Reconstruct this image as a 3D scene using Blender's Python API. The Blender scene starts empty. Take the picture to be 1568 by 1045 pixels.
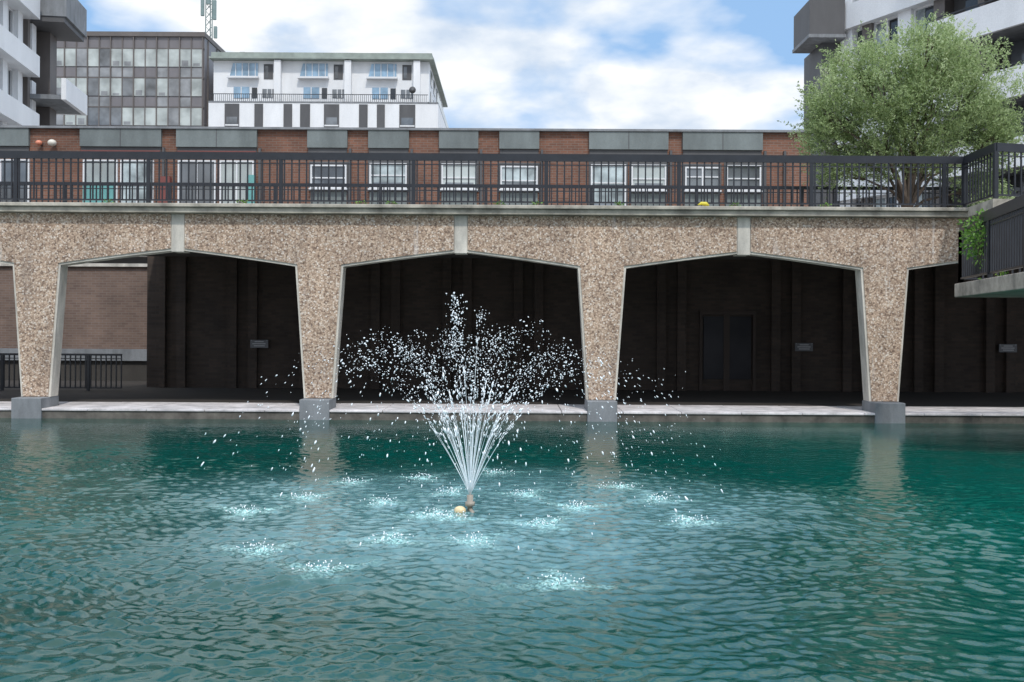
import bpy, math, random
import numpy as np
from mathutils import Vector, Matrix
random.seed(7); rng=np.random.default_rng(11)
sc=bpy.context.scene
try:
    sc.view_settings.view_transform='Standard'; sc.view_settings.look='None'; sc.view_settings.exposure=0
except Exception: pass
F=1524.0; H=1.9
ROLL=math.radians(-0.33)
# ---------------------------------------------------------------- materials
def nm(name):
    m=bpy.data.materials.new(name); m.use_nodes=True
    nt=m.node_tree; b=nt.nodes['Principled BSDF']; return m,nt,b
def N(nt,t,**k):
    n=nt.nodes.new(t)
    for a,v in k.items(): setattr(n,a,v)
    return n
def ramp(nt,stops):
    r=N(nt,'ShaderNodeValToRGB'); e=r.color_ramp.elements
    while len(e)<len(stops): e.new(0.5)
    for i,(p,c) in enumerate(stops):
        e[i].position=p; e[i].color=(*c,1) if len(c)==3 else c
    return r
def noise(nt,scale,detail=4,rough=.55,vec=None):
    n=N(nt,'ShaderNodeTexNoise'); n.inputs['Scale'].default_value=scale; n.inputs['Detail'].default_value=detail; n.inputs['Roughness'].default_value=rough
    if vec is not None: nt.links.new(vec,n.inputs['Vector'])
    return n
def coords(nt,scale=(1,1,1)):
    t=N(nt,'ShaderNodeTexCoord'); m=N(nt,'ShaderNodeMapping'); m.inputs['Scale'].default_value=scale
    nt.links.new(t.outputs['Object'],m.inputs['Vector']); return m.outputs['Vector']
def mix(nt,mode,fac,a,b):
    m=N(nt,'ShaderNodeMix',data_type='RGBA',blend_type=mode)
    for i,v in ((0,fac),(6,a),(7,b)):
        if isinstance(v,(int,float)): m.inputs[i].default_value=v
        elif isinstance(v,tuple): m.inputs[i].default_value=(*v,1) if len(v)==3 else v
        else: nt.links.new(v,m.inputs[i])
    return m.outputs[2]
def bump(nt,b,h,s,d):
    u=N(nt,'ShaderNodeBump'); u.inputs['Strength'].default_value=s; u.inputs['Distance'].default_value=d
    nt.links.new(h,u.inputs['Height']); nt.links.new(u.outputs['Normal'],b.inputs['Normal'])
def simple(name,col,rough=.7,var=.25,scale=2.0,streak=True,metal=0,bmp=.15,fine=30,spec=.5):
    m,nt,b=nm(name)
    v=coords(nt,(1,1,.35 if streak else 1))
    n=noise(nt,scale,6,.6,v)
    r=ramp(nt,[(.3,tuple(c*(1-var) for c in col)),(.7,tuple(min(1,c*(1+var*.6)) for c in col))])
    nt.links.new(n.outputs['Fac'],r.inputs['Fac'])
    n2=noise(nt,fine,3,.6,coords(nt))
    r2=ramp(nt,[(.3,(.8,.8,.8)),(.7,(1,1,1))]); nt.links.new(n2.outputs['Fac'],r2.inputs['Fac'])
    nt.links.new(mix(nt,'MULTIPLY',.7,r.outputs['Color'],r2.outputs['Color']),b.inputs['Base Color'])
    b.inputs['Roughness'].default_value=rough; b.inputs['Metallic'].default_value=metal; b.inputs['Specular IOR Level'].default_value=spec
    if bmp: bump(nt,b,n2.outputs['Fac'],bmp,.01)
    return m
def brick(name,c1,c2,mort,scale=1.0,rough=.85):
    m,nt,b=nm(name)
    t=N(nt,'ShaderNodeTexCoord'); s=N(nt,'ShaderNodeSeparateXYZ'); nt.links.new(t.outputs['Object'],s.inputs[0])
    a=N(nt,'ShaderNodeMath',operation='ADD'); nt.links.new(s.outputs[0],a.inputs[0]); nt.links.new(s.outputs[1],a.inputs[1])
    c=N(nt,'ShaderNodeCombineXYZ'); nt.links.new(a.outputs[0],c.inputs[0]); nt.links.new(s.outputs[2],c.inputs[1])
    k=N(nt,'ShaderNodeTexBrick'); nt.links.new(c.outputs[0],k.inputs['Vector'])
    k.inputs['Color1'].default_value=(*c1,1); k.inputs['Color2'].default_value=(*c2,1); k.inputs['Mortar'].default_value=(*mort,1)
    k.inputs['Scale'].default_value=scale; k.inputs['Brick Width'].default_value=.225; k.inputs['Row Height'].default_value=.075; k.inputs['Mortar Size'].default_value=.008
    n=noise(nt,.9,5,.6,coords(nt)); r=ramp(nt,[(.3,(.65,.65,.65)),(.7,(1.1,1.1,1.1))]); nt.links.new(n.outputs['Fac'],r.inputs['Fac'])
    nt.links.new(mix(nt,'MULTIPLY',1.0,k.outputs['Color'],r.outputs['Color']),b.inputs['Base Color'])
    b.inputs['Roughness'].default_value=rough; bump(nt,b,k.outputs['Fac'],-.4,.01)
    return m
def aggregate():
    m,nt,b=nm('exposed_aggregate')
    v=coords(nt)
    vo=N(nt,'ShaderNodeTexVoronoi'); vo.inputs['Scale'].default_value=33; nt.links.new(v,vo.inputs['Vector'])
    bw=N(nt,'ShaderNodeSeparateColor'); nt.links.new(vo.outputs['Color'],bw.inputs[0])
    r=ramp(nt,[(0,(.22,.155,.12)),(.18,(.43,.315,.235)),(.5,(.62,.465,.35)),(.8,(.73,.59,.46)),(1,(.86,.79,.71))]); nt.links.new(bw.outputs[0],r.inputs['Fac'])
    rd=ramp(nt,[(.25,(1,1,1)),(.8,(.5,.46,.43))]); nt.links.new(vo.outputs['Distance'],rd.inputs['Fac'])
    col=mix(nt,'MULTIPLY',.8,r.outputs['Color'],rd.outputs['Color'])
    n=noise(nt,1.3,7,.68,coords(nt,(1,1,.7))); rn=ramp(nt,[(.3,(.72,.70,.69)),(.7,(1.12,1.08,1.04))]); nt.links.new(n.outputs['Fac'],rn.inputs['Fac'])
    col=mix(nt,'MULTIPLY',1.0,col,rn.outputs['Color'])
    n3=noise(nt,2.4,5,.6,coords(nt,(2.2,1,.22))); r3=ramp(nt,[(.61,(0,0,0)),(.75,(.65,.65,.65))]); nt.links.new(n3.outputs['Fac'],r3.inputs['Fac'])
    col=mix(nt,'MIX',r3.outputs['Color'],col,(.76,.72,.68))
    n4=noise(nt,1.7,5,.6,coords(nt,(2.0,1.3,.25))); r4=ramp(nt,[(.58,(0,0,0)),(.8,(.55,.55,.55))]); nt.links.new(n4.outputs['Fac'],r4.inputs['Fac'])
    col=mix(nt,'MIX',r4.outputs['Color'],col,(.2,.165,.145))
    nt.links.new(col,b.inputs['Base Color']); b.inputs['Roughness'].default_value=.9
    bump(nt,b,vo.outputs['Distance'],-.55,.012)
    return m
def glass(name,col,rough=.08,var=.5,scale=.6,spec=.8):
    m,nt,b=nm(name)
    n=noise(nt,scale,3,.5,coords(nt)); r=ramp(nt,[(.35,tuple(c*(1-var) for c in col)),(.65,tuple(min(1,c*(1+var)) for c in col))])
    nt.links.new(n.outputs['Fac'],r.inputs['Fac']); nt.links.new(r.outputs['Color'],b.inputs['Base Color'])
    b.inputs['Roughness'].default_value=rough; b.inputs['Specular IOR Level'].default_value=spec
    return m
M={}
M['agg']=aggregate()
M['conc']=simple('pale_concrete',(.68,.63,.55),.85,.4,3)
M['cornice']=simple('mossy_concrete',(.46,.42,.35),.9,.6,2.2,False)
M['greyc']=simple('grey_concrete',(.25,.26,.27),.85,.3,3)
M['panel']=simple('grey_fascia_panel',(.19,.215,.21),.7,.3,1.5)
M['coping']=simple('pale_paving',(.76,.71,.70),.85,.4,2.5,False)
M['edge']=simple('stained_stone',(.15,.135,.115),.85,.6,3,False)
M['ledge']=simple('weathered_slab',(.40,.34,.28),.85,.55,3,False)
M['iron']=simple('black_painted_iron',(.022,.024,.03),.35,.3,4,False,0,.05)
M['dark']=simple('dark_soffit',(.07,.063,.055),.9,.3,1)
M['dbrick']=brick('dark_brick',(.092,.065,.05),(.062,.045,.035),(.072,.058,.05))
M['brick']=brick('red_brick',(.25,.11,.068),(.17,.078,.05),(.22,.17,.14))
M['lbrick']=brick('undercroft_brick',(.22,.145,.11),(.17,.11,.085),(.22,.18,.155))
M['white']=simple('white_cladding',(.84,.84,.84),.6,.10,.8)
M['whitef']=simple('white_window_frame',(.74,.74,.74),.5,.05,1)
M['dgrey']=simple('dark_grey_cladding',(.10,.098,.10),.6,.2,1)
M['brown']=simple('brown_cladding',(.15,.13,.12),.6,.2,1)
M['dframe']=simple('dark_door_frame',(.075,.055,.045),.8,.2,1)
M['bronze']=simple('bronze_curtain_wall',(.20,.185,.19),.4,.2,.5)
M['gDoor']=glass('dim_door_glass',(.032,.03,.034),.4,.3,1,.2)
M['gD']=glass('dark_glass',(.03,.035,.042))
M['gM']=glass('mid_glass',(.14,.15,.16))
M['gO']=glass('office_glass',(.24,.245,.25),.2,.35)
M['gL']=glass('light_glass',(.40,.43,.41),.2,.3)
M['gB']=glass('blue_glass',(.25,.38,.5),.15,.35)
M['curt']=glass('net_curtain_window',(.36,.41,.41),.25,.6,1.6)
M['copper']=simple('green_copper_roof',(.32,.36,.32),.7,.25,1,False)
M['red']=simple('red_trim',(.20,.06,.05),.6,.2,2,False)
M['teal']=simple('teal_panel',(.15,.38,.36),.6,.2,2,False)
M['yellow']=simple('yellow_plastic',(.75,.62,.05),.5,.1,3,False)
M['lamp']=simple('pale_lamp_cover',(.75,.7,.6),.4,.1,3,False)
M['orange']=simple('orange_plastic',(.7,.25,.15),.5,.1,3,False)
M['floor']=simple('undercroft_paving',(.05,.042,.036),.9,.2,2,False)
M['deck']=simple('deck_paving',(.3,.28,.26),.9,.2,2,False)
M['bark']=simple('olive_bark',(.13,.10,.075),.95,.4,8,True)
M['steel']=simple('galvanised_mast',(.22,.29,.28),.5,.2,2,False)
M['plaque']=simple('sign_plate',(.16,.16,.17),.4,.1,3,False)
M['plaque2']=simple('sign_lettering',(.6,.6,.6),.5,.1,3,False)
M['brass']=simple('fountain_pipe',(.35,.30,.24),.4,.3,8,False)
M['float']=simple('fountain_float',(.8,.62,.36),.5,.15,8,False)
def leafmat(name,c0,c1,c2):
    m,nt,b=nm(name)
    g=N(nt,'ShaderNodeAttribute',attribute_name='rnd')
    r=ramp(nt,[(0,c0),(.5,c1),(1,c2)]); nt.links.new(g.outputs['Fac'],r.inputs['Fac'])
    nt.links.new(r.outputs['Color'],b.inputs['Base Color']); b.inputs['Roughness'].default_value=.5
    tr=N(nt,'ShaderNodeBsdfTranslucent'); nt.links.new(r.outputs['Color'],tr.inputs['Color'])
    ms=N(nt,'ShaderNodeMixShader'); ms.inputs[0].default_value=.4
    nt.links.new(b.outputs[0],ms.inputs[1]); nt.links.new(tr.outputs[0],ms.inputs[2])
    nt.links.new(ms.outputs[0],nt.nodes['Material Output'].inputs['Surface']); return m
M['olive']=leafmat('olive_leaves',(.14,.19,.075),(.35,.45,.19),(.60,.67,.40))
M['ivy']=leafmat('ivy_leaves',(.05,.13,.02),(.13,.28,.04),(.28,.45,.10))
# ---------------------------------------------------------------- mesh builder
def empty(name,loc=(0,0,0),rz=0):
    e=bpy.data.objects.new(name,None); sc.collection.objects.link(e); e.location=loc; e.rotation_euler=(0,0,rz); return e
class B:
    def __init__(s): s.v=[]; s.f=[]
    def box(s,x0,x1,y0,y1,z0,z1):
        n=len(s.v)
        s.v+=[(x0,y0,z0),(x1,y0,z0),(x1,y1,z0),(x0,y1,z0),(x0,y0,z1),(x1,y0,z1),(x1,y1,z1),(x0,y1,z1)]
        s.f+=[tuple(n+i for i in q) for q in ((0,3,2,1),(4,5,6,7),(0,1,5,4),(1,2,6,5),(2,3,7,6),(3,0,4,7))]; return s
    def beam(s,p0,p1,w,h):
        p0=Vector(p0);p1=Vector(p1);d=(p1-p0).normalized()
        up=Vector((0,0,1)) if abs(d.z)<.9 else Vector((0,1,0))
        a=d.cross(up).normalized()*w/2; b=a.cross(d).normalized()*h/2
        n=len(s.v)
        for p in (p0,p1):
            for q in (-a-b,a-b,a+b,-a+b): s.v.append(tuple(p+q))
        s.f+=[tuple(n+i for i in q) for q in ((0,1,2,3),(7,6,5,4),(0,4,5,1),(1,5,6,2),(2,6,7,3),(3,7,4,0))]; return s
    def prism(s,poly,y0,y1):   # polygon in XZ
        n=len(s.v);k=len(poly)
        s.v+=[(x,y0,z) for x,z in poly]+[(x,y1,z) for x,z in poly]
        s.f.append(tuple(range(n,n+k))); s.f.append(tuple(range(n+2*k-1,n+k-1,-1)))
        for i in range(k):
            j=(i+1)%k; s.f.append((n+i,n+k+i,n+k+j,n+j))
        return s
    def prismz(s,poly,z0,z1):
        n=len(s.v);k=len(poly)
        s.v+=[(x,y,z0) for x,y in poly]+[(x,y,z1) for x,y in poly]
        s.f.append(tuple(range(n,n+k))[::-1]); s.f.append(tuple(range(n+k,n+2*k)))
        for i in range(k):
            j=(i+1)%k; s.f.append((n+i,n+j,n+k+j,n+k+i))
        return s
    def tube(s,pts,rad,k=7):
        n0=len(s.v); P=[Vector(p) for p in pts]
        for i,p in enumerate(P):
            d=(P[min(i+1,len(P)-1)]-P[max(i-1,0)]).normalized()
            a=d.cross(Vector((.13,.97,.2))).normalized(); b=d.cross(a)
            for j in range(k):
                t=2*math.pi*j/k; s.v.append(tuple(p+(a*math.cos(t)+b*math.sin(t))*rad[i]))
        for i in range(len(P)-1):
            for j in range(k):
                q=(j+1)%k; s.f.append((n0+i*k+j,n0+i*k+q,n0+(i+1)*k+q,n0+(i+1)*k+j))
        s.f.append(tuple(n0+j for j in range(k))); s.f.append(tuple(n0+(len(P)-1)*k+j for j in range(k)))
        return s
    def ball(s,c,r,nu=12,nv=8,sx=1,sz=1):
        s.tube([(c[0],c[1],c[2]-r*sz*math.cos(math.pi*i/nv)) for i in range(nv+1)],[max(1e-4,r*sx*math.sin(math.pi*i/nv)) for i in range(nv+1)],nu); return s
    def make(s,name,mat,parent=None,smooth=False,bevel=0):
        if not s.v: return None
        me=bpy.data.meshes.new(name); me.from_pydata(s.v,[],s.f); 
        import bmesh
        bm=bmesh.new(); bm.from_mesh(me); bmesh.ops.recalc_face_normals(bm,faces=bm.faces); bm.to_mesh(me); bm.free()
        me.update()
        o=bpy.data.objects.new(name,me); sc.collection.objects.link(o); me.materials.append(M[mat] if isinstance(mat,str) else mat)
        if parent: o.parent=parent
        if smooth:
            for p in me.polygons: p.use_smooth=True
        if bevel:
            b=o.modifiers.new('b','BEVEL'); b.width=bevel; b.segments=2; b.limit_method='ANGLE'
        return o
class MB:  # multi material builder under a parent
    def __init__(s,parent): s.p=parent; s.d={}
    def __getitem__(s,k):
        key=k
        if key not in s.d: s.d[key]=B()
        return s.d[key]
    def done(s,names={}):
        for k,b in s.d.items(): b.make(names.get(k,k+'_part'),k,s.p)
# ---------------------------------------------------------------- ground
g=B().box(-900,900,-300,1500,-1.2,-.6); g.make('ground','deck')
# ---------------------------------------------------------------- undercroft bridge
br=empty('arcaded_footbridge')
YF=20.32; P=5.77; X0=-9.71
ZT,ZS,ZP,ZB=4.16,3.10,3.42,.41
def outline(cx,ins):
    w=.49; wb=.30
    right=[(P/2,ZP)]
    K=10
    for i in range(1,K+1):
        t=i/K; x=P/2+(w-P/2)*t
        z=ZP+(ZS-ZP)*(.86*t+.14*t*t*1.0) 
        right.append((x,z))
    right[-1]=(w,ZS)
    right.append((wb,ZB))
    if ins:
        out=[]
        for i,(x,z) in enumerate(right):
            a=right[max(0,i-1)]; c=right[min(len(right)-1,i+1)]
            def nrm(p,q):
                dx,dz=q[0]-p[0],q[1]-p[1]; l=math.hypot(dx,dz) or 1; return (dz/l,-dx/l)
            n1=nrm(a,(x,z)) if i>0 else nrm((x,z),c); n2=nrm((x,z),c) if i<len(right)-1 else n1
            nx,nz=n1[0]+n2[0],n1[1]+n2[1]; l2=(nx*nx+nz*nz)/2 or 1
            if nx>0 and nz<0: nx,nz=-nx,-nz
            out.append((x+nx/l2*ins,z+nz/l2*ins))
        right=out
        right[0]=(P/2-.145,right[0][1]-.012)
        right[-1]=(right[-1][0],ZB+.005)
    left=[(-x,z) for x,z in right[::-1]]
    top=ZT-(.006 if ins else 0)
    pl=[(right[0][0],top)]+right+left+[(left[-1][0],top)]
    return [(cx+x,z) for x,z in pl]
body=B(); face=B(); blocks=B(); tabs=B()
for i in range(-2,6):
    cx=X0+P*i
    body.prism(outline(cx,0),YF,YF+.34)
    face.prism(outline(cx,.045),YF-.025,YF+.05)
    blocks.box(cx-.31,cx+.29,YF-.39,YF+.40,-.4,ZB-.004)
    tabs.box(cx+P/2-.13,cx+P/2+.13,YF-.02,YF+.36,ZP-.04,ZT-.01)
body.make('concrete_frame','conc',br); face.make('aggregate_panels','agg',br); blocks.make('pier_blocks','greyc',br,bevel=.012); tabs.make('keystone_joints','conc',br,bevel=.01)
XL,XR=-24,20
B().box(XL,XR,YF-.20,YF+.5,ZT+.002,ZT+.11).box(XL,9.3,YF-.27,YF+.5,ZT+.113,ZT+.185).make('cornice','cornice',br,bevel=.012)
B().box(XL,XR,YF+.5,24.3,ZT-.25,ZT+.165).make('deck_slab','deck',br)
sof=B()
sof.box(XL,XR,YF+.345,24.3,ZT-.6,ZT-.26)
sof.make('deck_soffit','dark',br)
def railing(b,p0,p1,h=1.04,sp=.15,post=2.7,top=.15,off=0):
    p0=Vector(p0);p1=Vector(p1);L=(p1-p0).length;d=(p1-p0)/L
    up=Vector((0,0,1))
    b.beam(p0+up*(h-top/2),p1+up*(h-top/2),.06,top)
    b.beam(p0+up*(h-top-.075),p1+up*(h-top-.075),.03,.02)
    b.beam(p0+up*.08,p1+up*.08,.04,.03)
    n=int(L/sp)
    for i in range(n+1):
        q=p0+d*(i*sp); b.beam(q+up*.08,q+up*(h-top+.001),.027,.027)
    s=off
    while s<=L:
        q=p0+d*s; b.beam(q-up*.05,q+up*(h-top+.002),.075,.05); s+=post
rl=empty('front_railing'); b=B()
railing(b,(XL,YF-.05,4.35),(9.2,YF-.05,4.35),1.06,off=(25-784)/75-XL-27 if (25-784)/75-XL-27>0 else (25-784)/75-XL-5.4-5.4)
b.make('bars','iron',rl)
rl=empty('rear_railing'); b=B()
railing(b,(XL,24.1,4.33),(16,24.1,4.33),1.0,.145,2.55,.08,off=.4)
b.make('bars','iron',rl)
# pool edging / coping
ed=empty('pool_coping'); e=B(); w=B(); x=-24
while x<20:
    L=1.15+random.random()*.1
    e.box(x+.006,x+L-.006,YF-.36,21.75,.155,.2+random.uniform(-.003,.003)); x+=L
e.make('coping_slabs','coping',ed,bevel=.01)
w.box(-24,20,YF-.33,YF+.2,-.6,.152); w.make('pool_wall','edge',ed)
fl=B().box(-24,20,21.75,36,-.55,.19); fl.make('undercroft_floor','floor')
# undercroft wall
uw=empty('undercroft_wall'); m=MB(uw); YB=27.0
def ux(px,Y=YB): return (px-784)/F*Y
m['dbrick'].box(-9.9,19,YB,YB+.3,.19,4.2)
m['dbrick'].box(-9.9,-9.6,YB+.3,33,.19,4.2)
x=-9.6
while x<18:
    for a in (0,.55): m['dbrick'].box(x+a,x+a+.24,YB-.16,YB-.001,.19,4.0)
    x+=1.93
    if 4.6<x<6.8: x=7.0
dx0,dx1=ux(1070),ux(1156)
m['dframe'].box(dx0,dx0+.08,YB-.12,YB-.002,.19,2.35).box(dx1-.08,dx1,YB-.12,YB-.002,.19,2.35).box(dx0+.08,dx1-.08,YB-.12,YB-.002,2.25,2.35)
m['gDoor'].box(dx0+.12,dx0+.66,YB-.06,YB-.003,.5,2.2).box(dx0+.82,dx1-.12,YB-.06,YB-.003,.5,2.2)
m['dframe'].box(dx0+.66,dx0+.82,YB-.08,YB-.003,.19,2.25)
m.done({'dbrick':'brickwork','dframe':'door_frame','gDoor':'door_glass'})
for px in (400,1228,1538):
    pe=empty('wall_sign'); X=ux(px); Z=H-(529-500)*YB/F
    B().box(X-.24,X+.24,YB-.2,YB-.17,Z-.11,Z+.11).make('plate','plaque',pe,bevel=.005)
    q=B()
    for r,(a,c) in enumerate(((-.12,.12),(-.18,.17),(-.14,.15))): q.box(X+a,X+c,YB-.206,YB-.2,Z+.05-r*.055,Z+.07-r*.055)
    for sx in (-.21,.21): q.box(X+sx-.008,X+sx+.008,YB-.206,YB-.2,Z+.08,Z+.096)
    q.make('lettering','plaque2',pe)
# left yard wall
yw=empty('yard_brick_wall'); m=MB(yw)
m['lbrick'].box(-24,-9.9,30.0,30.3,1.15,3.62)
m['conc'].box(-24,-9.9,29.9,30.3,3.625,3.72)
m['greyc'].box(-24,-9.9,29.85,30.3,.80,1.148)
m['dark'].box(-24,-9.9,29.95,30.3,.19,.798)
m.done({'lbrick':'brickwork','conc':'capping','greyc':'concrete_band','dark':'plinth'})
yr=empty('yard_railing'); b=B(); railing(b,(-24,25.4,.19),(-9.95,25.4,.19),.95,.13,2.2,.05); b.make('bars','iron',yr)
pod=B().box(-9.6,19,24.3,36,ZT-.1,ZT+.16).box(-24,19,30.31,36,ZT-.2,ZT+.158) ; pod.make('podium_deck','deck')
# ---------------------------------------------------------------- low brick terrace
lb=empty('brick_terrace'); m=MB(lb); YT=30.4; s=F/YT
def tx(px): return (px-784)/s
def tz(py): return H+(500-py)/s
zt=tz(201); zb=4.3
m['brick'].box(-26,tx(1240),YT,38,zb,zt-.02)
m['greyc'].box(-26.1,tx(1240)+.05,YT-.16,38,zt-.015,zt+.05)
pan=[(-160,45),(123,247),(270,393),(470,531),(563,625),(671,731),(763,824),(900,1021),(1043,1165)]
for a,c in pan:
    m['panel'].box(tx(a),tx(c),YT-.12,YT-.002,tz(229),zt-.017)
    m['dgrey'].box(tx(a)+.02,tx(c)-.02,YT-.05,YT-.002,tz(237),tz(229.2))
    if c-a>80:
        mid=tx((a+c)/2); m['dgrey'].box(mid-.012,mid+.012,YT-.125,YT-.1201,tz(228.8),zt-.02)
def window(m,x0,x1,z0,z1,y,pane='curt',n=2,fr='whitef',t=.045,d=.07,trans=None):
    m[pane].box(x0+t,x1-t,y-d*.4,y-.002,z0+t,z1-t)
    m[fr].box(x0,x1,y-d,y-.001,z0,z0+t).box(x0,x1,y-d,y-.001,z1-t,z1)
    for i in range(n+1):
        xx=x0+(x1-x0-t)*i/n; m[fr].box(xx,xx+t,y-d,y-.001,z0+t+.001,z1-t-.001)
    if trans: m[fr].box(x0+t,x1-t,y-d*.9,y-.001,z0+(z1-z0)*trans,z0+(z1-z0)*trans+t*.8)
for i,(a,c) in enumerate([(475,530),(565,622),(675,729),(765,822),(903,957),(965,1018),(1047,1100),(1110,1163)]):
    z0=tz(291 if i not in (4,) else 325); z1=tz(252 if i%3 else 255)
    m['dgrey'].box(tx(a)-.06,tx(c)+.06,YT-.03,YT-.002,z0-.08,z1+.10)
    m['panel'].box(tx(a),tx(c),YT-.045,YT-.031,z0-.62 if i!=4 else z0-.1,z0-.09)
    window(m,tx(a),tx(c),z0,z1,YT-.031,['gM','curt','gL','curt','curt','gL','gM','gM'][i],1 if i!=6 else 2,trans=[.42,.5,.42,.35,.6,.42,.55,.45][i])
    m['gM'].box(tx(a)+.1,tx(c)-.1,YT-.062,YT-.058,z0+.08,z0+(z1-z0)*random.uniform(.2,.36))
    m['whitef'].box(tx(a)-.03,tx(c)+.03,YT-.2,YT-.03,z0-.05,z0-.002)
for a,c,p in [(127,180,'gL'),(184,235,'curt'),(272,330,'gM'),(336,388,'gL'),(0,45,'gM'),(-60,-5,'curt')]:
    window(m,tx(a),tx(c),4.32,tz(249),YT-.002,p,2,trans=.7)
m['red'].box(tx(125),tx(246),YT-.13,YT-.121,tz(239),tz(235)).box(tx(272),tx(392),YT-.13,YT-.121,tz(238),tz(235))
m['teal'].box(tx(130),tx(176),YT-.2,YT-.1,4.32,tz(285)).box(tx(380),tx(391),YT-.2,YT-.1,4.32,tz(272))
m['red'].box(tx(245),tx(262),YT-.2,YT-.01,4.32,tz(275))
for px in (246,393,531,625,731,824,1021,1165,1195): m['dgrey'].box(tx(px)+.05,tx(px)+.12,YT-.1,YT-.003,zb,tz(230))
m.done({'brick':'walls','panel':'fascia_panels','curt':'windows','whitef':'window_frames'})
for px,mt,r in ((83,'lamp',.13),(63,'orange',.1)):
    le=empty('wall_lamp'); X=tx(px); Z=tz(225)
    B().ball((X,YT-.2,Z),r,12,8,1,.8).make('cover',mt,le,True); B().box(X-.04,X+.04,YT-.18,YT,Z-.04,Z+.04).make('bracket','dgrey',le)
# ---------------------------------------------------------------- office
of=empty('office_block'); m=MB(of); Y=100.; s=F/Y
ox=lambda px:(px-784)/s; oz=lambda py:H+(500-py)/s
x0,x1=ox(60),ox(311); zt=oz(57)
m['bronze'].box(x0,x1,Y,Y+22,0,zt)
m['brown'].box(x0-.1,x1+.1,Y-.25,Y+22.1,zt-.2,zt+.25)
n=14; cw=(x1-x0-.3)/n
for r in range(8):
    zz=zt-1.45-r*2.95
    for i in range(n):
        a=x0+.15+i*cw
        u=random.random(); p='gL' if u<.80-.06*r else ('gO' if u<.93 else 'gM')
        m[p].box(a+.05,a+cw-.05,Y-.08,Y-.002,zz-1.75,zz)
        m['gO' if random.random()<.5 else 'bronze'].box(a+.06,a+cw-.06,Y-.06,Y-.003,zz-2.8,zz-1.9)
        if p=='gL' and random.random()<.6: m['gO'].box(a+.2,a+cw-.3,Y-.085,Y-.081,zz-1.7,zz-1.7+random.uniform(.2,.8))
for i in range(n+1):
    a=x0+.15+i*cw; m['brown'].box(a-.05,a+.05,Y-.2 if i%2==0 else Y-.12,Y-.001,5,zt-.25)
for r in range(9):
    zz=zt-1.45-r*2.95; m['brown'].box(x0,x1,Y-.1,Y-.0015,zz+.02,zz+.12)
for i in range(7):
    yy=Y+1+i*3; m['brown'].box(x1+.001,x1+.1,yy,yy+.15,5,zt-.3)
m.done({'bronze':'curtain_wall','gL':'panes'})
# mast
ms=empty('rooftop_antenna_mast'); b=B(); cx,cy=ox(311)-.5,Y+3; z0=zt+.2
for dx,dy in ((-.35,0),(.35,0),(0,.5)): b.tube([(cx+dx,cy+dy,z0),(cx+dx*.9,cy+dy*.9,z0+6)],[.06,.05],6)
for i in range(7):
    za=z0+i*.8; b.beam((cx-.35,cy,za),(cx+.35,cy,za+.8),.05,.05); b.beam((cx+.35,cy,za),(cx-.35,cy,za+.8),.05,.05); b.beam((cx-.35,cy,za),(cx,cy+.5,za+.8),.04,.04)
for dx,za,h in ((-.6,2.6,1.8),(.65,2.2,2.0),(.0,3.8,1.8),(.75,.3,1.2)): b.box(cx+dx-.16,cx+dx+.16,cy-.35,cy-.1,z0+za,z0+za+h)
b.tube([(cx,cy,z0+5),(cx,cy,z0+7.5)],[.04,.03],6)
b.make('lattice_and_panels','steel',ms)
# ---------------------------------------------------------------- white apartment building
wb=empty('white_apartment_building'); m=MB(wb); Y=98.; s=F/Y
ox=lambda px:(px-784)/s; oz=lambda py:H+(500-py)/s
x0,x1=ox(325),ox(655); zt=oz(96)
m['white'].box(x0,x1,Y,Y+20,oz(195)-6,zt)
m['copper'].box(x0-.2,x1+.5,Y-.9,Y+20.4,zt+.02,zt+.2).box(x0-.1,x1+.3,Y-.5,Y+20.2,zt+.202,zt+.72)
for k,a in enumerate((350,457,562)):
    m['gB'].prism([(ox(a),oz(121)),(ox(a+5),oz(100)),(ox(a+43),oz(100)),(ox(a+43),oz(121))],Y-.12,Y-.002)
    for j in range(4): m['whitef'].box(ox(a+9+j*10),ox(a+10+j*10),Y-.2,Y-.121,oz(121),oz(100))
    m['whitef'].box(ox(a-2),ox(a+45),Y-.6,Y-.001,oz(124),oz(121.2))
    m['dgrey'].box(ox(a+52),ox(a+66),Y-.04,Y-.003,oz(124),oz(101))
    m['gM'].box(ox(a+54),ox(a+59),Y-.06,Y-.041,oz(122),oz(104))
    m['gB'].box(ox(a+6),ox(a+30),Y-.06,Y-.003,oz(153),oz(136))
    m['whitef'].box(ox(a+17),ox(a+18.5),Y-.1,Y-.061,oz(153),oz(136))
    m['gD'].box(ox(a+34),ox(a+42),Y-.06,Y-.003,oz(153),oz(137)); m['gM'].box(ox(a+50),ox(a+72),Y-.06,Y-.003,oz(152),oz(139))
    for q in (57,64): m['whitef'].box(ox(a+q),ox(a+q+1.2),Y-.1,Y-.061,oz(152),oz(139))
    m['white'].box(ox(a+70),ox(a+80),Y-.7,Y-.001,oz(162),oz(97))
m['greyc'].box(x0-.1,x1+.1,Y-1.3,Y-.001,oz(164),oz(162))
for i in range(110):
    a=x0+i*(x1-x0)/110; m['iron'].box(a,a+.035,Y-1.25,Y-1.21,oz(162),oz(151))
m['iron'].box(x0,x1,Y-1.27,Y-1.2,oz(151.5),oz(150.6))
m['white'].box(x0-.1,x1+.1,Y-1.25,Y-.002,oz(200)-4,oz(164.2))
for a,c in ((348,370),(393,406),(437,450),(462,477),(498,521),(551,564),(578,590),(612,636)):
    m['dgrey'].box(ox(a),ox(c),Y-1.3,Y-1.252,oz(200)-3,oz(166))
    if c-a>20: 
        m['gM'].box(ox(a+3),ox(c-3),Y-1.33,Y-1.301,oz(197),oz(186)); m['whitef'].box(ox(a+1),ox(c-1),Y-1.34,Y-1.302,oz(199.5),oz(197.3))
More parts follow.
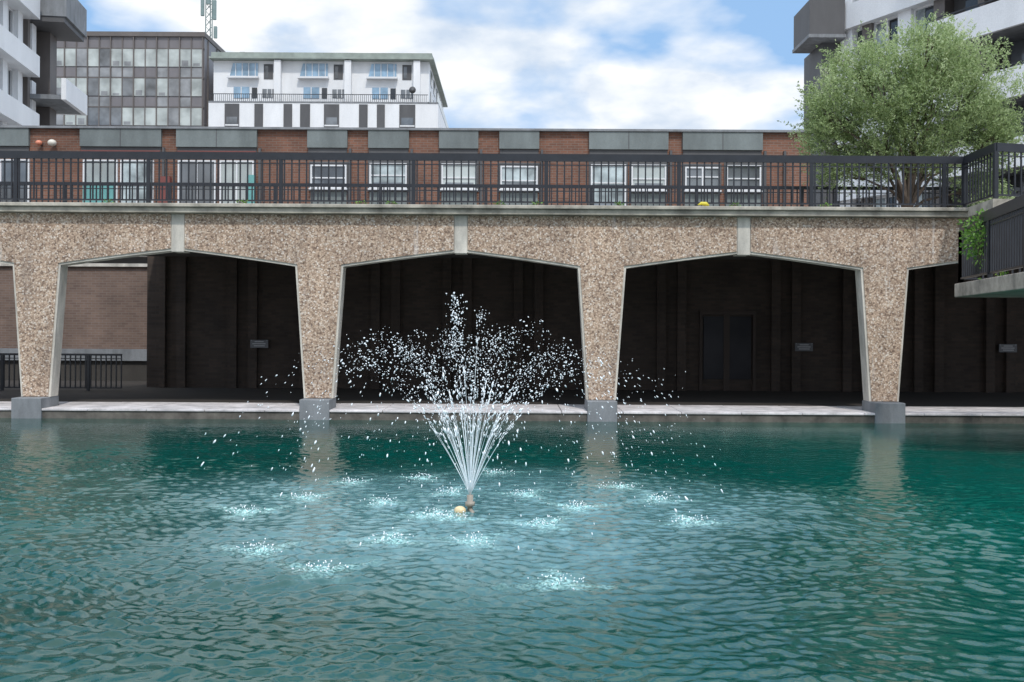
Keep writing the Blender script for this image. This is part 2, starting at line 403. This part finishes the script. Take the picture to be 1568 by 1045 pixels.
for i in range(5):
    yy=Y+1.5+i*3.8
    m['gM'].box(x1+.001,x1+.06,yy,yy+1.8,oz(125),oz(103)); m['gM'].box(x1+.001,x1+.06,yy,yy+1.8,oz(155),oz(136))
m['greyc'].box(x1+.001,x1+1.0,Y-1.3,Y+20,oz(164),oz(162)); m['gL'].box(x1+.9,x1+.95,Y-1.3,Y+20,oz(161.8),oz(148))
m['white'].box(x1+.101,x1+1.0,Y-1.24,Y+20,oz(200)-4,oz(164.2))
m['dgrey'].box(ox(352),ox(360),Y+3,Y+5,zt+.73,zt+1.7).box(ox(600),ox(625),Y+6,Y+9,zt+.73,zt+1.1)
m.done({'white':'walls','copper':'roof','gB':'glazing','iron':'balcony_rails'})
de=empty('satellite_dish'); X=ox(632)
B().tube([(X,Y-1.6,oz(145)),(X,Y-1.5,oz(145)),(X,Y-1.35,oz(145))],[.34,.24,.05],14).make('dish','dgrey',de,True)
# ---------------------------------------------------------------- side tower blocks
def flats(name,loc,rz,L,bal_from,side):
    e=empty(name,loc,rz); m=MB(e)
    zs=[5.5,8.1,10.7,13.3,15.9,18.5]
    m['dgrey'].box(-.0,L,.6,12,3,21)
    for z in zs:
        m['white'].box(-.02,bal_from,-.25,.599,z-.35,z+.75)
        m['white'].box(bal_from+.001,L,-1.35,-1.2,z-.25,z+.85)
        m['white'].box(bal_from+.001,bal_from+.15,-1.199,-.26,z-.25,z+.85)
        m['greyc'].box(bal_from+.151,L,-1.199,.599,z-.25,z-.08)
        m['iron'].box(bal_from+.05,L,-1.3,-1.26,z+.95,z+1.0)
        x=bal_from+.1
        while x<L: m['iron'].box(x,x+.04,-1.3,-1.26,z+.851,z+.949); x+=1.1
        zb_,zt_=z+.751,z+2.249
        x=.05; k=0
        while x<bal_from-.5:
            w=[1.15,.55,1.5,.7][k%4]; t=['win','brown','win','white'][k%4]
            x2=min(x+w,bal_from-.02)
            if t=='win':
                m['gD'].box(x,x2,.3,.598,zb_,zt_)
                nn=2 if w>1.2 else 1
                m['whitef'].box(x,x2,.2,.299,zb_,zb_+.09).box(x,x2,.2,.299,zt_-.09,zt_)
                for j in range(nn+1):
                    xx=x+(x2-x-.08)*j/nn; m['whitef'].box(xx,xx+.08,.2,.299,zb_+.091,zt_-.091)
                if random.random()<.6: m['curt'].box(x+.1,x+(x2-x)*.45,.28,.2995,zb_+.1,zt_-.1)
            elif t=='brown': m['brown'].box(x,x2,.05,.598,zb_,zt_)
            else: m['white'].box(x,x2,.02,.598,zb_,zt_)
            x=x2+.002; k+=1
        x=bal_from+.3; k=0
        while x<L-1:
            m['gM' if k%2 else 'gD'].box(x,x+1.3,.5,.598,z,zt_+.1)
            m['whitef'].box(x+.62,x+.68,.45,.499,z,zt_+.1)
            m['brown'].box(x+1.45,x+1.75,-.6,.598,z-.07,zt_+.1)
            x+=2.1; k+=1
    m['white'].box(0,.7,-.05,.597,3,20)
    m['dgrey'].box(-.9,-.002,.9,7,3,21)
    m['brown'].box(-.6,-.003,.4,.898,3,21)
    m.done({'white':'cladding_bands','dgrey':'core_walls','gD':'windows'})
    return e
dR=math.atan2(-1,.5)
fb=flats('flats_tower',(15.15,46,0),dR,14,6.0,1)
m=MB(empty('tower_canopy')); m['dgrey'].box(13.5,15.1,45.4,48,15.3,16.9); m['greyc'].box(13.45,15.15,45.35,48.05,15.15,15.299); m['dgrey'].box(14.3,15.1,46.2,49,3,15.14); m.done()
L=12.; ang=math.atan2(1,-.147); Bp=Vector((-21.7,46,0)); d=Vector((math.cos(ang),math.sin(ang),0)); A=Bp-d*L
e=empty('flats_tower.001',A,ang); m=MB(e)
m['dgrey'].box(0,L,.6,12,3,21)
for z in (5.4,7.95,10.5,13.05,15.6,18.1):
    m['white'].box(0,L-2.2,-.5,.599,z-.3,z+.62)
    x=.1;k=0
    while x<L-2.6:
        w=1.25
        m['gD'].box(x,x+w,.3,.598,z+.63,z+2.24)
        m['whitef'].box(x,x+w,.2,.299,z+.63,z+.72).box(x,x+w,.2,.299,z+2.15,z+2.24).box(x,x+.08,.2,.299,z+.721,z+2.149).box(x+w*.5,x+w*.5+.08,.2,.299,z+.721,z+2.149).box(x+w-.08,x+w,.2,.299,z+.721,z+2.149)
        if k%2==0: m['curt'].box(x+.1,x+.6,.27,.2995,z+.73,z+2.1)
        m['white'].box(x+w+.002,x+w+.55,.0,.598,z+.622,z+2.249)
        x+=w+.554;k+=1
    m['brown'].box(L-2.2,L-1.9,.0,.598,z-.3,z+2.24)
for z in (4.1,8.1,11.9):
    m['white'].box(L-1.85,L+1.6,-1.5,-1.3,z,z+.95); m['white'].box(L+1.4,L+1.6,-1.3,2,z,z+.95); m['greyc'].box(L-1.85,L+1.39,-1.299,.599,z,z+.2)
    m['gM'].box(L-1.6,L-.2,.5,.599,z+.95,z+2.5); m['whitef'].box(L-.95,L-.88,.45,.499,z+.3,z+2.5)
m['greyc'].box(L-1.85,L+1.4,-1.5,1.5,15.6,16.9); m['dgrey'].box(L-1.8,L+1.35,-1.4,1.5,15.35,15.599)
m['brown'].box(L-.1,L+.9,-.3,.599,3,15.34)
m.done({'white':'cladding_bands','gD':'windows'})
# ---------------------------------------------------------------- right projecting bay and landing
db=empty('deck_bay'); poly=[(9.2,YF-.1),(9.02,18.7),(12.5,18.7),(12.5,YF-.1)]
B().prismz(poly,ZT+.0,ZT+.19).make('bay_slab','cornice',db)
b=B(); b2=[(9.2,YF-.05,4.35),(9.1,18.75,4.35),(12.4,19.6,4.35)]
railing(b,b2[0],b2[1],1.06,.14,1.5,.16); railing(b,b2[1],b2[2],1.06,.14,1.7,.16); b.make('bay_railing','iron',db)
ld=empty('stair_landing'); pl=[(7.86,17.7),(7.05,13.6),(13,13.6),(13,17.7)]
B().prismz(pl,2.46,2.70).make('landing_slab','ledge',ld,bevel=.015)
b=B(); railing(b,(7.94,17.62,2.71),(7.12,13.6,2.71),1.08,.13,1.9,.17); railing(b,(7.94,17.62,2.71),(12.9,17.62,2.71),1.08,.13,1.9,.17); b.make('landing_railing','iron',ld)
B().box(9.4,9.9,15.6,16.1,-.5,2.459).box(10.2,13,13.7,17.5,-.5,2.458).make('landing_support','dbrick',ld)
# ---------------------------------------------------------------- leaves
def leaves(name,mat,parent,pos,dirs,ln,wd,rnd):
    n=len(pos); 
    r=rng.normal(size=(n,3)); side=np.cross(dirs,r); side/=np.linalg.norm(side,axis=1)[:,None]+1e-9
    dirs=dirs/np.linalg.norm(dirs,axis=1)[:,None]
    a=pos; c=pos+dirs*ln[:,None]; mid=pos+dirs*ln[:,None]*.5
    V=np.stack([a,mid+side*wd[:,None],c,mid-side*wd[:,None]],1).reshape(-1,3)
    me=bpy.data.meshes.new(name); me.vertices.add(4*n); me.vertices.foreach_set('co',V.ravel())
    me.loops.add(4*n); me.loops.foreach_set('vertex_index',np.arange(4*n,dtype=np.int32))
    me.polygons.add(n); me.polygons.foreach_set('loop_start',np.arange(0,4*n,4,dtype=np.int32)); me.polygons.foreach_set('loop_total',np.full(n,4,dtype=np.int32))
    at=me.attributes.new('rnd','FLOAT','POINT'); at.data.foreach_set('value',np.repeat(rnd,4).astype(np.float32))
    me.update(); me.materials.append(M[mat]); o=bpy.data.objects.new(name,me); sc.collection.objects.link(o); o.parent=parent; return o
tr=empty('olive_tree'); TY=23.0; s=F/TY
def tp(px,py,dy=0): return np.array([(px-784)/s,TY+dy,H+(500-(py-3))/s])
base=tp(1388,332)
lobes=[(1390,100,80,50),(1330,140,75,60),(1280,165,52,55),(1275,215,52,42),(1340,215,65,50),(1420,165,85,70),(1480,135,60,62),(1510,185,45,62),(1450,235,75,42),(1385,240,65,36),(1310,100,42,32),(1455,88,45,34),(1515,220,32,48),(1505,285,35,32),(1300,262,50,26),(1405,66,38,24),(1380,160,80,60),(1250,180,28,40)]
tw=B(); tips=[]
for k,(px,py,rx,ry) in enumerate(lobes):
    c=tp(px,py,random.uniform(-.5,.5)); R=np.array([rx/s,min(rx,80)/s*.9,ry/s]);
    n=int(38*rx*ry/2500)+10
    for j in range(n):
        v=rng.normal(size=3); v/=np.linalg.norm(v); q=c+v*R*(rng.uniform(.3,1.0)**.6)*rng.uniform(.85,1.12)
        tips.append((q,c,rng.uniform(0,1)))
    st=base+np.array([random.uniform(-.12,.12),random.uniform(-.1,.1),0.0])
    mid=st*.5+c*.5+np.array([(st[0]-c[0])*.25,0,.05]); m1=st*.78+mid*.22; m1[0]=st[0]+(m1[0]-st[0])*.4
    tw.tube([st,m1,mid,c],[.065,.05,.03,.012],6)
    for j in range(6):
        q=tips[-1-j][0]; tw.tube([mid*.4+c*.6,(c+q)/2+rng.normal(size=3)*.05,q],[.016,.009,.004],4)
tw.make('trunk_and_limbs','bark',tr,True)
pos=[];dr=[];ln=[];rd=[]
cc=tp(1390,170)
for q,c,h in tips:
    n=int(rng.integers(90,170)); out=(q-cc)/2+np.array([0,0,.85]); 
    ns=7
    for sidx in range(ns):
        d=out/np.linalg.norm(out)+rng.normal(size=3)*.45; d/=np.linalg.norm(d); Ls=rng.uniform(.2,.55)
        st=q+rng.normal(size=3)*.12-d*.15; k=n//ns
        t=rng.uniform(0,1,k)[:,None]
        pos.append(st+d*Ls*t+rng.normal(size=(k,3))*.01); dr.append(d*.7+rng.normal(size=(k,3))*.6)
        ln.append(rng.uniform(.045,.09,k)); 
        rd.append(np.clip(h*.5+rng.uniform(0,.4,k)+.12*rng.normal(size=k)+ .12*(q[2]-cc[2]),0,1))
pos=np.concatenate(pos);dr=np.concatenate(dr);ln=np.concatenate(ln);rd=np.concatenate(rd)
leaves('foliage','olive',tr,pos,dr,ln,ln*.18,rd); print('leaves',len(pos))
pt=empty('tree_planter'); B().box(base[0]-.9,base[0]+.9,TY-.7,TY+.7,4.33,4.6).make('planter_box','brick',pt)
def shrub(name,c,r,n,mat='ivy',l=.07):
    e=empty(name); v=rng.normal(size=(n,3)); v/=np.linalg.norm(v,axis=1)[:,None]
    rad=rng.uniform(.1,1,n)**.5; nz=1+.35*np.sin(v[:,0]*5+c[0])*np.cos(v[:,2]*6)
    p=np.array(c)+v*np.array(r)*(rad*nz)[:,None]
    leaves('leaves',mat,e,p,v+rng.normal(size=(n,3))*.7,rng.uniform(l*.6,l*1.3,n),np.full(n,l*.28),rng.uniform(0,1,n))
    st=B()
    for i in range(8):
        q=p[i]; st.tube([(c[0],c[1],c[2]-r[2]*.9),(q[0]*.5+c[0]*.5,q[1]*.5+c[1]*.5,q[2]*.5+c[2]*.5),tuple(q)],[.012,.008,.004],4)
    st.make('stems','bark',e)
shrub('hanging_plant',(7.60,16.2,3.38),(.26,.3,.36),760)
shrub('potted_shrub',(7.9,16.3,2.92),(.2,.25,.24),160)
shrub('olive_shrub',(10.9,22.6,4.75),(.5,.4,.5),1600,'olive')
for px in (170,372,555,598,765,820,945,1120,1260):
    shrub('weed_tuft',((px-784)/75.,YF-.16,4.37),(.12,.05,.06),70,'ivy',.04)
yb=empty('yellow_bag'); B().tube([(3.75,YF-.15,4.38),(3.82,YF-.15,4.41),(3.92,YF-.14,4.40),(3.98,YF-.15,4.37)],[.01,.035,.045,.012],8).make('bag','yellow',yb,True)
# ---------------------------------------------------------------- water
FX,FY=-.42,10.2
def gp(px,py): 
    Y=F*H/(py-500.); return ((px-784)/F*Y,Y)
spots=[gp(*p) for p in [(380,786),(470,764),(540,741),(648,733),(757,724),(805,757),(885,777),(950,745),(1008,764),(1058,798),(835,802),(858,893),(728,830),(595,828),(497,875),(400,846),(588,771),(690,793),(690,756),(660,790)]]
xs=np.arange(-16.5,16.5,.022); ys=np.concatenate([np.arange(1.5,5,.1),np.arange(5,12,.015),np.arange(12,20.02,.028)])
Xg,Yg=np.meshgrid(xs,ys); Z=np.zeros_like(Xg)
near=np.clip((20.5-Yg)/12,.13,1.0)
wx=Xg+.12*np.sin(Yg*1.8+1)+.10*np.sin(Xg*2.1+Yg*2.7); wy=Yg+.12*np.sin(Xg*1.9)+.07*np.sin(Xg*3.1-Yg*2.3)
rF=np.hypot(Xg-FX,Yg-FY)
for i in range(56):
    lam=np.exp(rng.uniform(np.log(.08),np.log(.27))); k=2*np.pi/lam
    th=rng.normal(math.pi/2+.12,.55); slope=.074
    ph=rng.uniform(0,6.28)
    env=.55+.45*np.sin(Xg*rng.uniform(-2,2)+Yg*rng.uniform(-2,2)+rng.uniform(0,6))
    Z+=slope/k*np.sin(k*(wx*math.cos(th)+wy*math.sin(th))+ph)*env
for i in range(5):
    lam=rng.uniform(.8,1.6); k=2*np.pi/lam; th=rng.normal(math.pi/2,.5); Z+=.022/k*np.sin(k*(wx*math.cos(th)+wy*math.sin(th))+rng.uniform(0,6))
gust=.85+.3*np.sin(Xg*.55+1.3*np.sin(Yg*.4))*np.sin(Yg*.7+Xg*.3)
lee=1-.38/(1+np.exp(-(Xg-2.8)*1.4))
Z*=near*gust*lee*(1-.3*np.exp(-(rF/2.7)**4))
Z+=.16*np.where(Z>0,Z*Z/.010,0)
foam=np.zeros_like(Z)
for (sx,sy) in spots:
    r=np.hypot(Xg-sx,Yg-sy); ph=rng.uniform(0,6)
    Z+=.0042*np.cos(2*np.pi*r/.11+ph)*np.exp(-r/.6)
    ang_=np.arctan2(Yg-sy,Xg-sx)
    rr=r*(1+.35*np.sin(3*ang_+ph)+.2*np.sin(7*ang_+2*ph))
    foam=np.maximum(foam,np.exp(-(rr/.19)**2)*rng.uniform(.6,1)); Z+=.022*np.exp(-(rr/.09)**2)*np.abs(np.sin(Xg*40+ph)*np.sin(Yg*35))
ang0=np.arctan2(Yg-FY,Xg-FX)
aer=np.exp(-(rF/(2.95+.25*np.sin(3*ang0)+.2*np.sin(5*ang0+1)))**4)
nx,ny=len(xs),len(ys); V=np.stack([Xg,Yg,Z],-1).reshape(-1,3)
idx=np.arange(nx*ny).reshape(ny,nx); q=np.stack([idx[:-1,:-1],idx[:-1,1:],idx[1:,1:],idx[1:,:-1]],-1).reshape(-1,4).astype(np.int32)
me=bpy.data.meshes.new('pool_water'); me.vertices.add(len(V)); me.vertices.foreach_set('co',V.astype(np.float32).ravel())
me.loops.add(q.size); me.loops.foreach_set('vertex_index',q.ravel()); me.polygons.add(len(q)); me.polygons.foreach_set('loop_start',np.arange(0,q.size,4,dtype=np.int32)); me.polygons.foreach_set('loop_total',np.full(len(q),4,dtype=np.int32))
for nme,arr in (('foam',foam),('aer',aer)):
    at=me.attributes.new(nme,'FLOAT','POINT'); at.data.foreach_set('value',arr.astype(np.float32).ravel())
me.update(); me.polygons.foreach_set('use_smooth',np.ones(len(q),dtype=bool))
wm,nt,b=nm('pool_water_surface')
af=N(nt,'ShaderNodeAttribute',attribute_name='foam'); aa=N(nt,'ShaderNodeAttribute',attribute_name='aer')
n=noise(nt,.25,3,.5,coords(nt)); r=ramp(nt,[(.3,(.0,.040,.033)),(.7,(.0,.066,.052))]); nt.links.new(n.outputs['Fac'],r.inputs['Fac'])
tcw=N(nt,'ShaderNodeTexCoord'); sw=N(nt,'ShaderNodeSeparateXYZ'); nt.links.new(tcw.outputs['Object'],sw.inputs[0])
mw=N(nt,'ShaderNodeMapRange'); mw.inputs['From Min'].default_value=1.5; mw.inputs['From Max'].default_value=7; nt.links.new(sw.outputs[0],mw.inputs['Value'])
base_c=mix(nt,'MIX',mw.outputs[0],r.outputs['Color'],(.0,.088,.066))  # richer teal towards the right: weaker sky reflection painted into the water colour
mm=N(nt,'ShaderNodeMath',operation='MULTIPLY'); mm.inputs[1].default_value=.75; nt.links.new(aa.outputs['Fac'],mm.inputs[0])
nz=noise(nt,5,5,.65,coords(nt)); rz_=ramp(nt,[(.3,(.06,.17,.18)),(.7,(.19,.35,.37))]); nt.links.new(nz.outputs['Fac'],rz_.inputs['Fac'])
c1=mix(nt,'MIX',mm.outputs[0],base_c,rz_.outputs['Color'])
nf=noise(nt,38,3,.7,coords(nt)); rf=ramp(nt,[(.42,(0,0,0)),(.6,(1,1,1))]); nt.links.new(nf.outputs['Fac'],rf.inputs['Fac'])
m2=N(nt,'ShaderNodeMath',operation='MULTIPLY'); nt.links.new(af.outputs['Fac'],m2.inputs[0]); nt.links.new(rf.outputs['Color'],m2.inputs[1])
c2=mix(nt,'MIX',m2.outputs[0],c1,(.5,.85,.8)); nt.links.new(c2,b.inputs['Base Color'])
b.inputs['IOR'].default_value=1.42; b.inputs['Roughness'].default_value=.02
nb=noise(nt,22,3,.55,coords(nt,(1,1.3,1))); bump(nt,b,nb.outputs['Fac'],.12,.02)
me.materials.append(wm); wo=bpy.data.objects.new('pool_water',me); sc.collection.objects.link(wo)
# ---------------------------------------------------------------- fountain
fo=empty('fountain')
B().tube([(FX,FY,-.1),(FX,FY,.06),(FX,FY,.061),(FX,FY,.10),(FX,FY,.101),(FX,FY,.17)],[.028,.028,.05,.05,.03,.034],12).tube([(FX,FY,.03),(FX+.03,FY-.06,.0),(FX+.02,FY-.1,-.06)],[.02,.02,.02],8).make('nozzle','brass',fo,True)
B().ball((FX-.10,FY-.03,.015),.062,14,10,1,.75).make('float','float',fo,True)
dm,nt,b=nm('spray_water'); nn=noise(nt,5,2,.5,coords(nt)); r=ramp(nt,[(.3,(.88,.92,.94)),(.7,(.96,.98,.99))]); nt.links.new(nn.outputs['Fac'],r.inputs['Fac']); nt.links.new(r.outputs['Color'],b.inputs['Base Color'])
b.inputs['Roughness'].default_value=.1; b.inputs['IOR'].default_value=1.33
M['drop']=dm
streams=B(); dp=[];dd=[];dsz=[];dst=[]
def traj(h,R,th,t):
    return np.array([FX+R*t*math.cos(th),FY+R*t*math.sin(th),.17+4*h*t*(1-t)])
rings=[(20,1.50,2.5,.17,1.25),(14,1.62,1.9,.17,1.0),(9,1.68,1.1,.19,.7),(2,1.9,.25,.34,1.2)]
for n,h,R,brk,dens in rings:
    for i in range(n):
        th=2*math.pi*(i+random.uniform(-.25,.25))/n; hh=h*random.uniform(.84,1.06); RR=R*random.uniform(.86,1.12)
        bk=brk*random.uniform(.7,1.1)
        ts=np.linspace(0.0,bk,12); streams.tube([traj(hh,RR,th,t) for t in ts],[.0031*(1-.5*t/bk)*random.uniform(.7,1.3) for t in ts],4)
        nd=int(115*dens)
        for j in range(nd):
            u=random.random()
            t=bk*.8+(1-bk*.8)*u**1.25
            if t>.66 and random.random()<.6: continue
            p=traj(hh,RR,th,t); sp_=.008+.11*max(0,t-bk*.9)
            p=p+rng.normal(size=3)*sp_
            if p[2]<.02: continue
            v=traj(hh,RR,th,t+.01)-traj(hh,RR,th,t); v/=np.linalg.norm(v)
            dp.append(p);dd.append(v)
            early=max(0,1-(t-bk*.8)/.15)
            dsz.append(float(np.exp(rng.normal(math.log(.0037),.45)))*(1-.2*early)); dst.append(1.3+4*early+ (1.6 if t>.66 else 0))
for i in range(200):
    a=rng.normal(size=3); z=2.0+a[2]*.2
    if z>2.24 or z<1.4: continue
    wv=.045+.03*abs(z-2.1)
    dp.append(np.array([FX-.15+a[0]*wv,FY+a[1]*wv,z]));dd.append(np.array([0,0,1.]));dsz.append(float(np.exp(rng.normal(math.log(.0052),.45))));dst.append(1.3)
for i in range(110):
    dp.append(np.array([FX+rng.uniform(.9,2.2),FY+rng.normal()*.6,rng.uniform(.3,1.5)]));dd.append(np.array([.3,0,-1.]));dsz.append(rng.uniform(.002,.0045));dst.append(1.8)
for (sx,sy) in spots:
    for i in range(40):
        a=rng.normal(size=2)*.10; dp.append(np.array([sx+a[0],sy+a[1],abs(rng.normal())*.04*math.exp(-np.hypot(*a)*4)+.008])); dd.append(np.array([a[0],a[1],.15]));dsz.append(rng.uniform(.003,.007));dst.append(1.5)
streams.make('jets',dm,fo,True)
phi=(1+5**.5)/2
iv=np.array([(-1,phi,0),(1,phi,0),(-1,-phi,0),(1,-phi,0),(0,-1,phi),(0,1,phi),(0,-1,-phi),(0,1,-phi),(phi,0,-1),(phi,0,1),(-phi,0,-1),(-phi,0,1)])/math.hypot(1,phi)
iff=np.array([(0,11,5),(0,5,1),(0,1,7),(0,7,10),(0,10,11),(1,5,9),(5,11,4),(11,10,2),(10,7,6),(7,1,8),(3,9,4),(3,4,2),(3,2,6),(3,6,8),(3,8,9),(4,9,5),(2,4,11),(6,2,10),(8,6,7),(9,8,1)])
dp=np.array(dp);dd=np.array(dd);dd/=np.linalg.norm(dd,axis=1)[:,None];dsz=np.clip(np.array(dsz),0,.009);dst=np.array(dst); n=len(dp)
V=iv[None]*dsz[:,None,None]*(1+.2*rng.normal(size=(n,12,1))); al=(V*dd[:,None,:]).sum(-1,keepdims=True); V=V+al*dd[:,None,:]*(dst-1)[:,None,None]; V=(V+dp[:,None,:]).reshape(-1,3)
Fc=(iff[None]+12*np.arange(n)[:,None,None]).reshape(-1,3)
me=bpy.data.meshes.new('droplets'); me.from_pydata(V.tolist(),[],Fc.tolist()); me.polygons.foreach_set('use_smooth',np.ones(len(Fc),dtype=bool)); me.materials.append(dm)
o=bpy.data.objects.new('droplets',me); sc.collection.objects.link(o); o.parent=fo; print('drops',n)
# ---------------------------------------------------------------- light
el=math.radians(52); azx=.25   # sun behind the camera
sd=Vector((azx*math.cos(el),-math.cos(el)*math.sqrt(1-azx**2),math.sin(el)))
sl=bpy.data.lights.new('sun','SUN'); sl.energy=2.0; sl.angle=math.radians(3); sl.color=(1,.96,.9)
so=bpy.data.objects.new('sun',sl); sc.collection.objects.link(so); so.rotation_euler=sd.to_track_quat('Z','Y').to_euler()
w=bpy.data.worlds.new('World'); sc.world=w; w.use_nodes=True; nt=w.node_tree; bg=nt.nodes['Background']; bg.inputs['Strength'].default_value=.11
sk=N(nt,'ShaderNodeTexSky',sky_type='NISHITA'); sk.sun_disc=False; sk.sun_elevation=el; sk.sun_rotation=math.atan2(sd.x,sd.y)
tc=N(nt,'ShaderNodeTexCoord'); sp=N(nt,'ShaderNodeSeparateXYZ'); nt.links.new(tc.outputs['Generated'],sp.inputs[0])
az=N(nt,'ShaderNodeMath',operation='ADD'); az.inputs[1].default_value=.3; nt.links.new(sp.outputs[2],az.inputs[0])
am=N(nt,'ShaderNodeMath',operation='MAXIMUM'); am.inputs[1].default_value=.05; nt.links.new(az.outputs[0],am.inputs[0])
dv=N(nt,'ShaderNodeVectorMath',operation='DIVIDE'); cb_=N(nt,'ShaderNodeCombineXYZ')
for i in range(3): nt.links.new(am.outputs[0],cb_.inputs[i])
nt.links.new(tc.outputs['Generated'],dv.inputs[0]); nt.links.new(cb_.outputs[0],dv.inputs[1])
mp=N(nt,'ShaderNodeMapping'); mp.inputs['Location'].default_value=(5.1,2.2,0); nt.links.new(dv.outputs[0],mp.inputs['Vector'])
n1=noise(nt,3.0,6,.46,mp.outputs['Vector']); n1.inputs['Distortion'].default_value=.15
r1=ramp(nt,[(.41,(0,0,0)),(.54,(1,1,1))]); nt.links.new(n1.outputs['Fac'],r1.inputs['Fac'])
n2=noise(nt,4.6,6,.52,mp.outputs['Vector']); r2=ramp(nt,[(.34,(5.8,6.8,8.2)),(.47,(8.2,8.7,9.3)),(.57,(9.8,9.9,10.0))]); nt.links.new(n2.outputs['Fac'],r2.inputs['Fac'])
blue=mix(nt,'MIX',.8,sk.outputs['Color'],(3.3,5.6,9.0))
cm=mix(nt,'MIX',r1.outputs['Color'],blue,r2.outputs['Color'])
mr=N(nt,'ShaderNodeMapRange'); mr.inputs['From Min'].default_value=.34; mr.inputs['From Max'].default_value=.8; mr.inputs['To Min'].default_value=1.0; mr.inputs['To Max'].default_value=1.9; nt.links.new(sp.outputs[2],mr.inputs['Value'])
vs=N(nt,'ShaderNodeVectorMath',operation='SCALE'); nt.links.new(cm,vs.inputs[0]); nt.links.new(mr.outputs[0],vs.inputs['Scale'])
nt.links.new(vs.outputs[0],bg.inputs['Color'])
# ---------------------------------------------------------------- camera
cd=bpy.data.cameras.new('camera'); co=bpy.data.objects.new('camera',cd); sc.collection.objects.link(co); sc.camera=co
cd.sensor_width=36; cd.lens=35; cd.shift_y=-22.5/1568; cd.clip_end=3000; cd.clip_start=.1
co.location=(0,0,H); co.rotation_euler=(math.radians(90),ROLL,0)
